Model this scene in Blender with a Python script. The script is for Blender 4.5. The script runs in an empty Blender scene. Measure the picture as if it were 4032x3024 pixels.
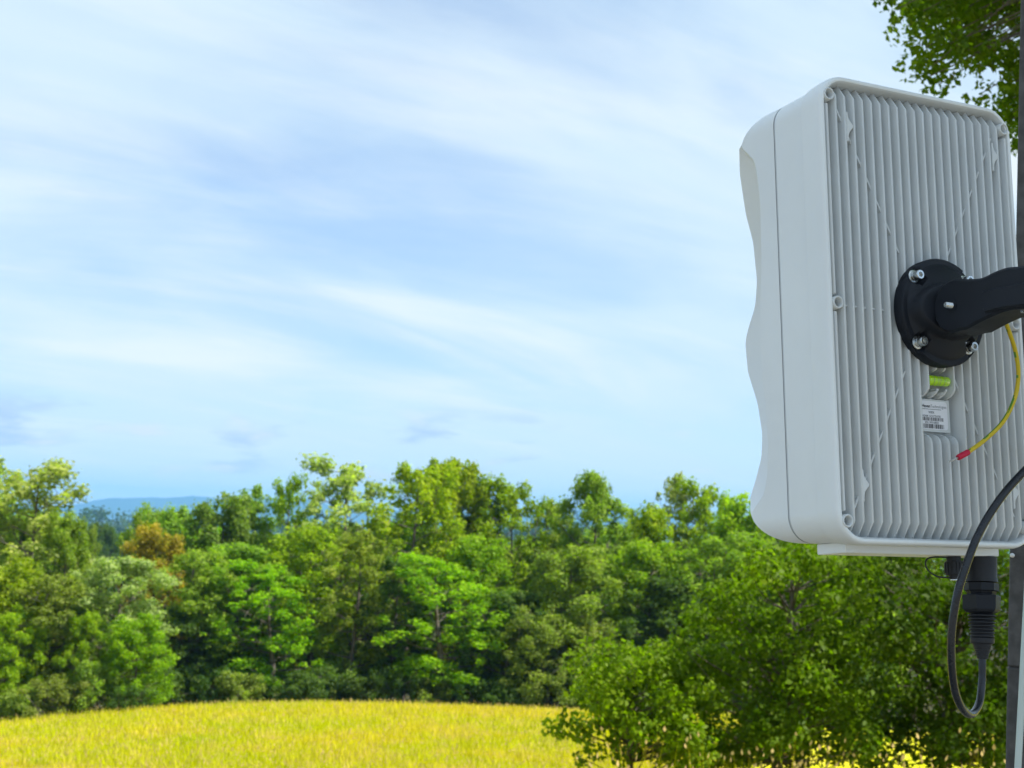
import bpy, bmesh, math, random
import numpy as np
from mathutils import Matrix, Vector

# ------------------------------------------------------------------ camera, sky, sun, exposure
SC = bpy.context.scene
COL = SC.collection
F = 6056.0 / 4032.0                       # focal length in picture widths
PITCH, ROLL = math.radians(5.08), math.radians(-2.0)
CAM = (Matrix.Rotation(PITCH, 3, 'X') @ Matrix.Rotation(ROLL, 3, 'Y'))   # columns: right, forward, up
CAMN = np.array(CAM)
cam_data = bpy.data.cameras.new('camera')
cam = bpy.data.objects.new('camera', cam_data)
COL.objects.link(cam)
r_, f_, u_ = CAM.col[0], CAM.col[1], CAM.col[2]
cam.matrix_world = Matrix(((r_.x, u_.x, -f_.x, 0), (r_.y, u_.y, -f_.y, 0), (r_.z, u_.z, -f_.z, 0), (0, 0, 0, 1)))
cam_data.sensor_width = 36.0
cam_data.lens = 36.0 * F
cam_data.clip_start = 0.05
cam_data.clip_end = 60000
cam_data.dof.use_dof = True
cam_data.dof.focus_distance = 1.47
cam_data.dof.aperture_fstop = 22.0
SC.camera = cam

SUN_AZ, SUN_EL = math.radians(104), math.radians(54)   # azimuth to the right of straight ahead
sun_dir = Vector((math.sin(SUN_AZ) * math.cos(SUN_EL), math.cos(SUN_AZ) * math.cos(SUN_EL), math.sin(SUN_EL)))

world = bpy.data.worlds.new('World')
SC.world = world
world.use_nodes = True


class NT:
    """small helper to write node trees"""
    def __init__(self, tree):
        self.t = tree

    def n(self, kind, **kw):
        nd = self.t.nodes.new(kind)
        for k, v in kw.items():
            setattr(nd, k, v)
        return nd

    def put(self, sock, v):
        if isinstance(v, bpy.types.NodeSocket):
            self.t.links.new(v, sock)
        elif isinstance(v, bpy.types.Node):
            self.t.links.new(v.outputs[0], sock)
        else:
            sock.default_value = v

    def math(self, op, a, b=0.0, c=0.0, clamp=False):
        nd = self.n('ShaderNodeMath', operation=op, use_clamp=clamp)
        for s, v in zip(nd.inputs, (a, b, c)):
            self.put(s, v)
        return nd.outputs[0]

    def vmath(self, op, a, b=(0, 0, 0)):
        nd = self.n('ShaderNodeVectorMath', operation=op)
        self.put(nd.inputs[0], a)
        self.put(nd.inputs[1], b)
        return nd.outputs[0]

    def ramp(self, fac, a, b, lo=0.0, hi=1.0, mode='SMOOTHSTEP'):
        nd = self.n('ShaderNodeMapRange', interpolation_type=mode)
        for s, v in zip(nd.inputs, (fac, a, b, lo, hi)):
            self.put(s, v)
        return nd.outputs[0]

    def mix(self, fac, a, b, blend='MIX'):
        nd = self.n('ShaderNodeMix', data_type='RGBA', blend_type=blend)
        self.put(nd.inputs[0], fac)
        self.put(nd.inputs[6], a)
        self.put(nd.inputs[7], b)
        return nd.outputs[2]

    def noise(self, vec, scale, detail=4.0, rough=0.5, dist=0.0):
        nd = self.n('ShaderNodeTexNoise')
        if vec is not None:
            self.put(nd.inputs['Vector'], vec)
        nd.inputs['Scale'].default_value = scale
        nd.inputs['Detail'].default_value = detail
        nd.inputs['Roughness'].default_value = rough
        nd.inputs['Distortion'].default_value = dist
        return nd.outputs['Fac']


SKY_STRENGTH = 0.10
w = NT(world.node_tree)
world.node_tree.nodes.clear()
sky = w.n('ShaderNodeTexSky', sky_type='NISHITA', sun_disc=False, sun_elevation=SUN_EL, sun_rotation=SUN_AZ,
          altitude=300.0, air_density=1.0, dust_density=0.15, ozone_density=1.6)
tc = w.n('ShaderNodeTexCoord')
sep = w.n('ShaderNodeSeparateXYZ')
w.put(sep.inputs[0], tc.outputs['Generated'])
X, Y, Z = sep.outputs
up = w.math('MAXIMUM', Z, 0.0)
lift = w.n('ShaderNodeCombineXYZ')                # clear air: little bright dust along the horizon
w.put(lift.inputs[0], X)
w.put(lift.inputs[1], Y)
w.put(lift.inputs[2], w.math('ADD', w.math('MULTIPLY', up, 0.75), 0.10))
nrm_ = w.n('ShaderNodeVectorMath', operation='NORMALIZE')
w.put(nrm_.inputs[0], lift.outputs[0])
w.put(sky.inputs['Vector'], nrm_.outputs[0])
zz = w.math('ADD', up, 0.26)


def plane_coords(sx, sy, rot, off):
    c = w.n('ShaderNodeCombineXYZ')
    w.put(c.inputs[0], w.math('DIVIDE', X, zz))
    w.put(c.inputs[1], w.math('DIVIDE', Y, zz))
    c.inputs[2].default_value = 0.0
    m = w.n('ShaderNodeMapping', vector_type='TEXTURE')
    w.put(m.inputs[0], c)
    m.inputs['Rotation'].default_value = (0, 0, math.radians(rot))
    m.inputs['Scale'].default_value = (sx, sy, 1)
    m.inputs['Location'].default_value = off
    return m.outputs[0]


veil = w.noise(plane_coords(1.45, 0.85, 24, (15.46, 7.08, 0)), 1.9, 8.0, 0.52, 0.5)      # broad cirrus sheets
wisp = w.noise(plane_coords(1.9, 0.6, 27, (24.6, 14.77, 2)), 2.0, 9.0, 0.57, 0.7)       # streaks across them
big = w.noise(plane_coords(1.3, 1.0, 20, (12.02, 24.33, 4)), 0.9, 3.0, 0.5, 0.3)
dens = w.math('ADD', w.math('MULTIPLY', veil, 0.47), w.math('ADD', w.math('MULTIPLY', wisp, 0.21), w.math('MULTIPLY', big, 0.44)))
cover = w.ramp(dens, 0.42, 0.62)
low = w.ramp(Z, 0.01, 0.10, 0.9, 0.0)
cover = w.math('MAXIMUM', cover, w.math('ADD', low, w.math('MULTIPLY', cover, 0.55)))
cover = w.math('ADD', w.math('MULTIPLY', w.math('MINIMUM', cover, 1.0), 0.76), 0.16)
K = 1.0 / SKY_STRENGTH
CLOUD = (0.375 * K, 0.462 * K, 0.525 * K, 1)
hi = w.mix(w.ramp(wisp, 0.45, 0.75), CLOUD, (0.47 * K, 0.510 * K, 0.53 * K, 1))
col = w.mix(cover, sky.outputs[0], hi)
# low banks of cumulus close to the horizon
cv = w.n('ShaderNodeCombineXYZ')
w.put(cv.inputs[0], w.math('MULTIPLY', w.math('ARCTAN2', X, Y), 13.0))
w.put(cv.inputs[1], w.math('MULTIPLY', Z, 46.0))
cv.inputs[2].default_value = 5.6
cum = w.noise(cv.outputs[0], 1.0, 5.0, 0.5, 0.1)
band = w.math('MULTIPLY', w.ramp(Z, 0.012, 0.028), w.ramp(Z, 0.078, 0.052))
cum_m = w.math('MULTIPLY', w.ramp(cum, 0.52, 0.63), band)
cv2 = w.n('ShaderNodeVectorMath', operation='ADD')
w.put(cv2.inputs[0], cv.outputs[0])
cv2.inputs[1].default_value = (0.0, 0.55, 0.0)
cum2 = w.noise(cv2.outputs[0], 1.0, 5.0, 0.5, 0.1)
shade = w.ramp(w.math('SUBTRACT', cum, cum2), -0.02, 0.16)
ccol = w.mix(shade, (0.25 * K, 0.335 * K, 0.455 * K, 1), (0.42 * K, 0.46 * K, 0.49 * K, 1))
col = w.mix(w.math('MULTIPLY', cum_m, 0.85), col, ccol)
bg = w.n('ShaderNodeBackground')
w.put(bg.inputs[0], col)
bg.inputs[1].default_value = SKY_STRENGTH
wo = w.n('ShaderNodeOutputWorld')
w.t.links.new(bg.outputs[0], wo.inputs[0])

sd = bpy.data.lights.new('sun', 'SUN')
sd.energy = 5.0
sd.angle = math.radians(0.5)
sd.color = (1.0, 0.95, 0.86)
sun = bpy.data.objects.new('sun', sd)
COL.objects.link(sun)
sun.rotation_euler = sun_dir.to_track_quat('Z', 'Y').to_euler()

SC.view_settings.view_transform = 'Standard'
SC.view_settings.look = 'None'
SC.view_settings.exposure = 1.0
SC.view_settings.gamma = 1.0
SC.view_settings.use_curve_mapping = False
SC.render.engine = 'CYCLES'
SC.cycles.use_denoising = True
SC.cycles.max_bounces = 6
SC.cycles.diffuse_bounces = 3
SC.cycles.use_adaptive_sampling = True
SC.cycles.adaptive_threshold = 0.02
SC.cycles.transmission_bounces = 5
SC.cycles.transparent_max_bounces = 8
SC.cycles.volume_bounces = 0
SC.cycles.sample_clamp_indirect = 6.0
SC.cycles.caustics_reflective = False
SC.cycles.caustics_refractive = False

RNG = np.random.default_rng(11)

# ------------------------------------------------------------------ mesh helpers


class MB:
    """collects vertices and faces for ONE mesh object"""
    def __init__(self):
        self.v, self.f, self.n = [], [], 0

    def add(self, verts, faces):
        verts = np.asarray(verts, float).reshape(-1, 3)
        self.v.append(verts)
        self.f += [tuple(i + self.n for i in q) for q in faces]
        self.n += len(verts)

    def grid(self, rows, closed_u=False, closed_v=False):
        """rows: list of equal-length point lists"""
        R, C = len(rows), len(rows[0])
        fs = []
        for i in range(R if closed_v else R - 1):
            for j in range(C if closed_u else C - 1):
                a, b = i * C + j, i * C + (j + 1) % C
                c, d = ((i + 1) % R) * C + (j + 1) % C, ((i + 1) % R) * C + j
                fs.append((a, b, c, d))
        self.add(np.concatenate([np.asarray(r, float) for r in rows]), fs)

    def cap(self, pts, flip=False):
        k = list(range(len(pts)))
        self.add(pts, [tuple(k[::-1] if flip else k)])

    def box(self, lo, hi):
        (a, b, c), (d, e, f) = lo, hi
        self.add([(a, b, c), (d, b, c), (d, e, c), (a, e, c), (a, b, f), (d, b, f), (d, e, f), (a, e, f)],
                 [(3, 2, 1, 0), (4, 5, 6, 7), (0, 1, 5, 4), (1, 2, 6, 5), (2, 3, 7, 6), (3, 0, 4, 7)])

    def tube(self, pts, rad, seg=12, caps=True):
        pts = np.asarray(pts, float)
        rad = np.broadcast_to(np.asarray(rad, float), (len(pts),))
        t = np.gradient(pts, axis=0)
        t /= np.linalg.norm(t, axis=1)[:, None] + 1e-12
        ref = np.array([0.0, 0.0, 1.0]) if abs(t[0][2]) < 0.9 else np.array([1.0, 0, 0])
        nrm = np.cross(t[0], ref)
        nrm /= np.linalg.norm(nrm)
        rows = []
        for i in range(len(pts)):
            nrm = nrm - t[i] * nrm.dot(t[i])
            nrm /= np.linalg.norm(nrm) + 1e-12
            b = np.cross(t[i], nrm)
            a = np.linspace(0, 2 * math.pi, seg, endpoint=False)[:, None]
            rows.append(pts[i] + rad[i] * (np.cos(a) * nrm + np.sin(a) * b))
        self.grid(rows, closed_u=True)
        if caps:
            self.cap(rows[0], True)
            self.cap(rows[-1])

    def lathe(self, prof, origin, axis, seg=24, caps=True):
        """prof: (distance along axis, radius)"""
        ax = np.asarray(axis, float)
        ax = ax / np.linalg.norm(ax)
        ref = np.array([0, 0, 1.0]) if abs(ax[2]) < 0.9 else np.array([1.0, 0, 0])
        n = np.cross(ax, ref)
        n /= np.linalg.norm(n)
        b = np.cross(ax, n)
        a = np.linspace(0, 2 * math.pi, seg, endpoint=False)[:, None]
        ring = np.cos(a) * n + np.sin(a) * b
        rows = [np.asarray(origin) + ax * h + ring * max(r, 1e-5) for h, r in prof]
        self.grid(rows, closed_u=True)
        if caps:
            self.cap(rows[0], True)
            self.cap(rows[-1])

    def prism(self, poly, to3, lo, hi, bev=0.0):
        """poly: 2D outline; to3(u, v, t) -> 3D; extruded from lo to hi with a chamfer"""
        P = np.asarray(poly, float)
        e = np.roll(P, -1, 0) - P
        n = np.stack([e[:, 1], -e[:, 0]], 1)
        n /= np.linalg.norm(n, axis=1)[:, None] + 1e-12
        area = 0.5 * np.sum(P[:, 0] * np.roll(P[:, 1], -1) - np.roll(P[:, 0], -1) * P[:, 1])
        if area < 0:
            n = -n
        vn = n + np.roll(n, 1, 0)
        vn /= np.linalg.norm(vn, axis=1)[:, None] + 1e-12
        I = P - vn * bev
        lv = [(I, lo), (P, lo + bev), (P, hi - bev), (I, hi)] if bev else [(P, lo), (P, hi)]
        rows = [[to3(a, b, t) for a, b in Q] for Q, t in lv]
        self.grid(rows, closed_u=True)
        self.cap(rows[0], True)
        self.cap(rows[-1])

    def build(self, name, mat, parent=None, smooth=0.0, loc=None):
        me = bpy.data.meshes.new(name)
        me.from_pydata(np.concatenate(self.v).tolist(), [], self.f)
        bm = bmesh.new()
        bm.from_mesh(me)
        bmesh.ops.remove_doubles(bm, verts=bm.verts, dist=1e-6)
        bmesh.ops.recalc_face_normals(bm, faces=bm.faces)
        if smooth:
            for f in bm.faces:
                f.smooth = True
            lim = math.radians(smooth)
            for e in bm.edges:
                if len(e.link_faces) == 2 and e.calc_face_angle(0) > lim:
                    e.smooth = False
        bm.to_mesh(me)
        bm.free()
        me.materials.append(mat)
        return obj(name, me, parent, loc)


def obj(name, me, parent=None, loc=None):
    o = bpy.data.objects.new(name, me)
    COL.objects.link(o)
    o.parent = parent
    if loc is not None:
        o.location = loc
    return o


def empty(name, loc=(0, 0, 0)):
    o = bpy.data.objects.new(name, None)
    o.empty_display_size = 0.2
    COL.objects.link(o)
    o.location = loc
    return o


def tag(o, label=None, cat=None, group=None, kind=None):
    for k, v in (('label', label), ('category', cat), ('group', group), ('kind', kind)):
        if v:
            o[k] = v
    return o


def curve(pts, n=60):
    """Catmull-Rom through the points"""
    P = np.asarray(pts, float)
    Q = np.vstack([2 * P[0] - P[1], P, 2 * P[-1] - P[-2]])
    out = []
    m = len(P) - 1
    for s in np.linspace(0, m, n):
        i = min(int(s), m - 1)
        t = s - i
        a, b, c, d = Q[i], Q[i + 1], Q[i + 2], Q[i + 3]
        out.append(0.5 * (2 * b + (c - a) * t + (2 * a - 5 * b + 4 * c - d) * t * t + (3 * b - a - 3 * c + d) * t ** 3))
    return np.array(out)


def at(px, py, d):
    """a point at forward distance d in the direction seen at that place of the photograph"""
    v = np.array([(px - 2016) / 6056.0, 1.0, -(py - 1512) / 6056.0])
    v = CAMN @ v
    return v * (d / v[1])


# ------------------------------------------------------------------ materials
def material(name):
    m = bpy.data.materials.new(name)
    m.use_nodes = True
    m.node_tree.nodes.clear()
    t = NT(m.node_tree)
    out = t.n('ShaderNodeOutputMaterial')
    return m, t, out


def plain(name, colr, rough, metal=0.0, spec=0.5, grain=0.0, grain_scale=900.0, vary=0.0, vary_scale=8.0, coat=0.0, trans=0.0, ior=1.45, sss=0.0):
    m, t, out = material(name)
    p = t.n('ShaderNodeBsdfPrincipled')
    p.inputs['Base Color'].default_value = (*colr, 1)
    p.inputs['Roughness'].default_value = rough
    p.inputs['Metallic'].default_value = metal
    p.inputs['Specular IOR Level'].default_value = spec
    p.inputs['Transmission Weight'].default_value = trans
    p.inputs['IOR'].default_value = ior
    p.inputs['Coat Weight'].default_value = coat
    if sss:
        p.inputs['Subsurface Weight'].default_value = sss
        p.inputs['Subsurface Radius'].default_value = (0.004, 0.004, 0.004)
    c = t.n('ShaderNodeTexCoord').outputs['Object']
    if vary:
        nz = t.noise(c, vary_scale, 6.0, 0.6)
        k = t.ramp(nz, 0.3, 0.7, 1.0 - vary, 1.0 + vary)
        t.put(p.inputs['Base Color'], t.vmath('SCALE', (*colr,)))
        sc = t.n('ShaderNodeVectorMath', operation='SCALE')
        sc.inputs[0].default_value = colr
        t.put(sc.inputs['Scale'], k)
        t.put(p.inputs['Base Color'], sc.outputs[0])
        t.put(p.inputs['Roughness'], t.ramp(nz, 0.3, 0.7, rough * 0.9, min(1.0, rough * 1.12)))
    if grain:
        b = t.n('ShaderNodeBump')
        b.inputs['Strength'].default_value = grain
        b.inputs['Distance'].default_value = 0.0004
        t.put(b.inputs['Height'], t.noise(c, grain_scale, 2.0, 0.5))
        t.put(p.inputs['Normal'], b.outputs[0])
    t.t.links.new(p.outputs[0], out.inputs[0])
    return m


M = {}
M['white'] = plain('white_plastic', (0.755, 0.785, 0.795), 0.40, spec=0.4, grain=0.12, vary=0.03, vary_scale=7)
M['rib_shade_grey'] = plain('heat_sink_shade_grey', (0.62, 0.645, 0.65), 0.46, spec=0.35, grain=0.2, vary=0.04, vary_scale=9)  # housing white greyed down so the channels between ribs read as shaded
M['gasket'] = plain('grey_gasket', (0.52, 0.55, 0.57), 0.6)
M['black'] = plain('black_plastic', (0.009, 0.012, 0.019), 0.5, spec=0.32, grain=0.5, grain_scale=1500, vary=0.15, vary_scale=30)
M['rubber'] = plain('black_rubber', (0.015, 0.017, 0.022), 0.5, spec=0.4, grain=0.3, vary=0.2, vary_scale=40)
M['sheath'] = plain('cable_sheath', (0.014, 0.017, 0.023), 0.27, spec=0.5, vary=0.2, vary_scale=60)
M['steel'] = plain('zinc_steel', (0.62, 0.64, 0.64), 0.28, metal=1.0, vary=0.1, vary_scale=200)
M['red'] = plain('red_ferrule', (0.55, 0.01, 0.05), 0.4)
M['sticker'] = plain('sticker', (0.80, 0.80, 0.84), 0.4)
M['ink'] = plain('ink', (0.012, 0.012, 0.015), 0.6)
M['ink_grey'] = plain('grey_ink', (0.16, 0.17, 0.19), 0.6)
M['vial'] = plain('level_fluid', (0.42, 0.72, 0.01), 0.12, coat=0.6, spec=0.6)
M['bubble'] = plain('level_bubble', (0.75, 0.95, 0.15), 0.08, spec=0.8, coat=1.0)
M['post'] = plain('charcoal_post', (0.075, 0.073, 0.072), 0.8, grain=1.0, grain_scale=260, vary=0.35, vary_scale=45)
M['pvc'] = plain('pale_pipe', (0.52, 0.60, 0.58), 0.35)


def wire_material():
    m, t, out = material('earth_wire')
    p = t.n('ShaderNodeBsdfPrincipled')
    a = t.n('ShaderNodeAttribute', attribute_name='stripe')
    t.put(p.inputs['Base Color'], t.mix(t.math('GREATER_THAN', a.outputs['Fac'], 0.5), (0.62, 0.47, 0.01, 1), (0.10, 0.26, 0.02, 1)))
    p.inputs['Roughness'].default_value = 0.35
    t.t.links.new(p.outputs[0], out.inputs[0])
    return m


M['wire'] = wire_material()


def leaf_material(name, trans=0.52, spec=0.15, rough=0.55):
    m, t, out = material(name)
    oi = t.n('ShaderNodeObjectInfo')
    a = t.n('ShaderNodeAttribute', attribute_name='tone')
    k = t.ramp(a.outputs['Fac'], 0.0, 1.0, 0.62, 1.38, 'LINEAR')
    hs = t.n('ShaderNodeHueSaturation')
    t.put(hs.inputs['Color'], oi.outputs['Color'])
    t.put(hs.inputs['Hue'], t.ramp(a.outputs['Fac'], 0.0, 1.0, 0.515, 0.482, 'LINEAR'))
    t.put(hs.inputs['Value'], k)
    p = t.n('ShaderNodeBsdfPrincipled')
    t.put(p.inputs['Base Color'], hs.outputs[0])
    p.inputs['Roughness'].default_value = rough
    p.inputs['Specular IOR Level'].default_value = spec
    tr = t.n('ShaderNodeBsdfTranslucent')
    t.put(tr.inputs[0], t.mix(1.0, hs.outputs[0], (1.3, 1.6, 0.4, 1), 'MULTIPLY'))
    mx = t.n('ShaderNodeMixShader')
    mx.inputs[0].default_value = trans
    t.t.links.new(p.outputs[0], mx.inputs[1])
    t.t.links.new(tr.outputs[0], mx.inputs[2])
    t.t.links.new(mx.outputs[0], out.inputs[0])
    return m


M['leaf'] = leaf_material('leaves')
M['bark'] = plain('bark', (0.095, 0.08, 0.065), 0.9, vary=0.35, vary_scale=3)


def grass_colour(t, pos):
    """patches of straw, yellow bloom and green over the meadow, by place in the meadow"""
    n1 = t.noise(pos, 0.16, 5.0, 0.6, 0.6)
    n2 = t.noise(pos, 0.9, 4.0, 0.6)
    c = t.mix(t.ramp(n1, 0.40, 0.60), (0.62, 0.56, 0.016, 1), (0.52, 0.55, 0.005, 1))
    c = t.mix(t.ramp(n2, 0.50, 0.70, 0.0, 0.9), c, (0.70, 0.58, 0.10, 1))
    n3 = t.noise(t.vmath('ADD', pos, (40, 12, 5)), 0.22, 5.0, 0.65, 0.5)
    return t.mix(t.ramp(n3, 0.56, 0.70, 0.0, 0.8), c, (0.36, 0.48, 0.006, 1))


def grass_material():
    m, t, out = material('meadow_grass')
    pos = t.n('ShaderNodeNewGeometry').outputs['Position']
    a = t.n('ShaderNodeAttribute', attribute_name='tone')
    c = grass_colour(t, pos)
    sc = t.n('ShaderNodeVectorMath', operation='SCALE')
    t.put(sc.inputs[0], c)
    t.put(sc.inputs['Scale'], t.ramp(a.outputs['Fac'], 0.0, 1.0, 0.78, 1.22, 'LINEAR'))
    seed = t.n('ShaderNodeAttribute', attribute_name='seed')
    c2 = t.mix(seed.outputs['Fac'], sc.outputs[0], (0.62, 0.46, 0.20, 1))
    d = t.n('ShaderNodeBsdfDiffuse')
    t.put(d.inputs[0], c2)
    tr = t.n('ShaderNodeBsdfTranslucent')
    t.put(tr.inputs[0], c2)
    mx = t.n('ShaderNodeMixShader')
    mx.inputs[0].default_value = 0.45
    t.t.links.new(d.outputs[0], mx.inputs[1])
    t.t.links.new(tr.outputs[0], mx.inputs[2])
    t.t.links.new(mx.outputs[0], out.inputs[0])
    return m


M['grass'] = grass_material()


def ground_material():
    m, t, out = material('ground_soil_and_turf')
    pos = t.n('ShaderNodeNewGeometry').outputs['Position']
    sp = t.n('ShaderNodeSeparateXYZ')
    t.put(sp.inputs[0], pos)
    d = t.n('ShaderNodeBsdfDiffuse')
    meadow = t.mix(0.25, grass_colour(t, pos), (0.16, 0.15, 0.03, 1))
    wood = t.mix(t.noise(pos, 0.8, 4.0), (0.03, 0.035, 0.015, 1), (0.07, 0.06, 0.03, 1))
    gravel = t.mix(t.noise(pos, 2.5, 5.0), (0.15, 0.145, 0.12, 1), (0.22, 0.21, 0.18, 1))
    meadow = t.mix(t.ramp(sp.outputs[1], 7.0, 9.0), gravel, meadow)
    t.put(d.inputs[0], t.mix(t.ramp(sp.outputs[1], 82.0, 86.0), meadow, wood))
    t.t.links.new(d.outputs[0], out.inputs[0])
    return m


M['ground'] = ground_material()

# ------------------------------------------------------------------ the land
PY = [-60, 0, 9, 17, 30, 47, 60, 74, 80, 88, 100, 130, 220, 420, 900, 1800, 14000]
PZ = [-1.5, -1.65, -2.2, -3.2, -5.3, -8.35, -8.75, -9.28, -10.0, -11.8, -14.5, -18, -24, -38, -60, -70, -90]


def ground_z(x, y):
    z = np.interp(y, PY, PZ)
    xl = np.clip(x + 3.9, -60, 0)
    k = np.interp(y, [20, 60, 74, 110, 400], [0.0, 0.0036, 0.0036, 0.002, 0.0])
    return z - k * xl ** 2


def build_ground():
    rad = np.concatenate([[0.0], np.geomspace(1.5, 30, 18), np.linspace(32, 110, 60), np.geomspace(114, 13500, 40)])
    ang = np.linspace(-math.pi, math.pi, 181)[:-1]
    rows = []
    for r in rad[1:]:
        x, y = r * np.sin(ang), r * np.cos(ang)
        rows.append(np.stack([x, y, ground_z(x, y)], 1))
    mb = MB()
    mb.grid(rows, closed_u=True)
    mb.cap(rows[0])
    g = mb.build('ground', M['ground'], smooth=60)
    return tag(g, kind='structure')


build_ground()


def build_mountains():
    prof = [(-2600, 1960), (-1500, 1935), (-900, 1950), (-300, 1962), (60, 1990), (250, 2002), (300, 1991), (350, 1972), (400, 1962), (470, 1957), (520, 1963),
            (580, 1959), (640, 1955), (700, 1962), (760, 1953), (800, 1946), (850, 1964), (930, 1972), (1040, 1962), (1140, 1958),
            (1230, 1968), (1300, 1990), (1500, 2010), (1900, 2015), (2400, 2005), (3200, 2040), (4200, 2075), (5600, 2100)]
    D = 12000.0
    xs, zs = [], []
    for px, py in prof:
        q = at(px, py, D)
        xs.append(q[0])
        zs.append(q[2])
    X_ = np.linspace(xs[0], xs[-1], 420)
    Zr = np.interp(X_, xs, zs)
    rg = np.random.default_rng(5)
    jag = np.convolve(rg.normal(0, 1, len(X_) + 8), np.ones(5) / 5, 'same')[:len(X_)]
    Zr = np.convolve(np.pad(Zr, 3, 'edge'), np.ones(7) / 7, 'valid') + jag * 6.0
    rows = []
    for k, (dy, fz) in enumerate([(-1300, 0.0), (-900, 0.30), (-600, 0.55), (-300, 0.82), (0, 1.0), (400, 0.75), (900, 0.2), (1300, 0.0)]):
        n = np.convolve(rg.normal(0, 1, len(X_) + 8), np.ones(9) / 9, 'same')[:len(X_)]
        zz_ = -100 + (Zr + 100) * fz + (n * 14 if 0 < fz < 1 else 0)
        rows.append(np.stack([X_, np.full_like(X_, D + dy) + n * 60, zz_], 1))
    mb = MB()
    mb.grid(rows)
    m = plain('mountain_forest', (0.035, 0.06, 0.03), 1.0, spec=0.0)
    tag(mb.build('mountains', m, smooth=80), kind='structure')
    return float(Zr.max())


MTN_TOP = build_mountains()


# ------------------------------------------------------------------ foliage
def leaf_cloud(centers, normals, length, width, rg, tones):
    """one kite-shaped, slightly folded leaf (two triangles) per centre"""
    n = len(centers)
    nn = normals / (np.linalg.norm(normals, axis=1)[:, None] + 1e-9)
    r = rg.normal(size=(n, 3))
    t = np.cross(nn, r)
    t /= np.linalg.norm(t, axis=1)[:, None] + 1e-9
    b = np.cross(nn, t)
    s = rg.uniform(0.65, 1.35, n)[:, None]
    L, Wd = length * s * 0.5, width * s * 0.5
    fold = nn * (Wd * 0.35)
    v = np.empty((n, 4, 3))
    v[:, 0] = centers - t * L
    v[:, 1] = centers + b * Wd + fold - t * L * 0.15
    v[:, 2] = centers + t * L
    v[:, 3] = centers - b * Wd + fold - t * L * 0.15
    return v.reshape(-1, 3), tones


def mesh_from_quads(name, verts, tones, mat, extra=None):
    n = len(verts) // 4
    me = bpy.data.meshes.new(name)
    me.vertices.add(len(verts))
    me.vertices.foreach_set('co', verts.astype(np.float32).ravel())
    me.loops.add(4 * n)
    me.loops.foreach_set('vertex_index', np.arange(4 * n, dtype=np.int32))
    me.polygons.add(n)
    me.polygons.foreach_set('loop_start', np.arange(0, 4 * n, 4, dtype=np.int32))
    me.polygons.foreach_set('loop_total', np.full(n, 4, dtype=np.int32))
    me.update(calc_edges=True)
    at_ = me.attributes.new('tone', 'FLOAT', 'FACE')
    at_.data.foreach_set('value', np.clip(tones, 0, 1).astype(np.float32))
    for k, v in (extra or {}).items():
        a = me.attributes.new(k, 'FLOAT', 'FACE')
        a.data.foreach_set('value', v.astype(np.float32))
    me.materials.append(mat)
    return me


def clump_leaves(clumps, per_area, leaf_l, leaf_w, rg, squash=0.8, shell=0.55, upbias=0.5):
    """clumps: (x, y, z, r). Leaves fill each clump, denser towards its outside"""
    C, Nn, T = [], [], []
    for x, y, z, r in clumps:
        n = max(12, int(per_area * r * r))
        d = rg.normal(size=(n, 3))
        d /= np.linalg.norm(d, axis=1)[:, None]
        rr = r * (shell + (1 - shell) * rg.random(n) ** 0.7) * rg.uniform(0.55, 1.12, n)
        p = d * rr[:, None]
        p[:, 2] *= squash
        C.append(p + (x, y, z))
        Nn.append(d * 0.8 + rg.normal(size=(n, 3)) * 0.65 + (0, 0, upbias))
        T.append(np.clip(rg.normal(0.5, 0.17, n) + rg.normal(0, 0.15), 0, 1))
    C, Nn, T = np.concatenate(C), np.concatenate(Nn), np.concatenate(T)
    return leaf_cloud(C, Nn, leaf_l, leaf_w, rg, T)


def limb(mb, a, b, r0, r1, rg, sag=0.12, seg=5, wob=.05):
    a, b = np.asarray(a, float), np.asarray(b, float)
    L = np.linalg.norm(b - a)
    mid = (a + b) / 2 + np.array([0, 0, -sag * L]) + rg.normal(0, wob * L, 3)
    mb.tube(curve([a, mid, b], 6), np.linspace(r0, r1, 6), seg, caps=False)


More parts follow.
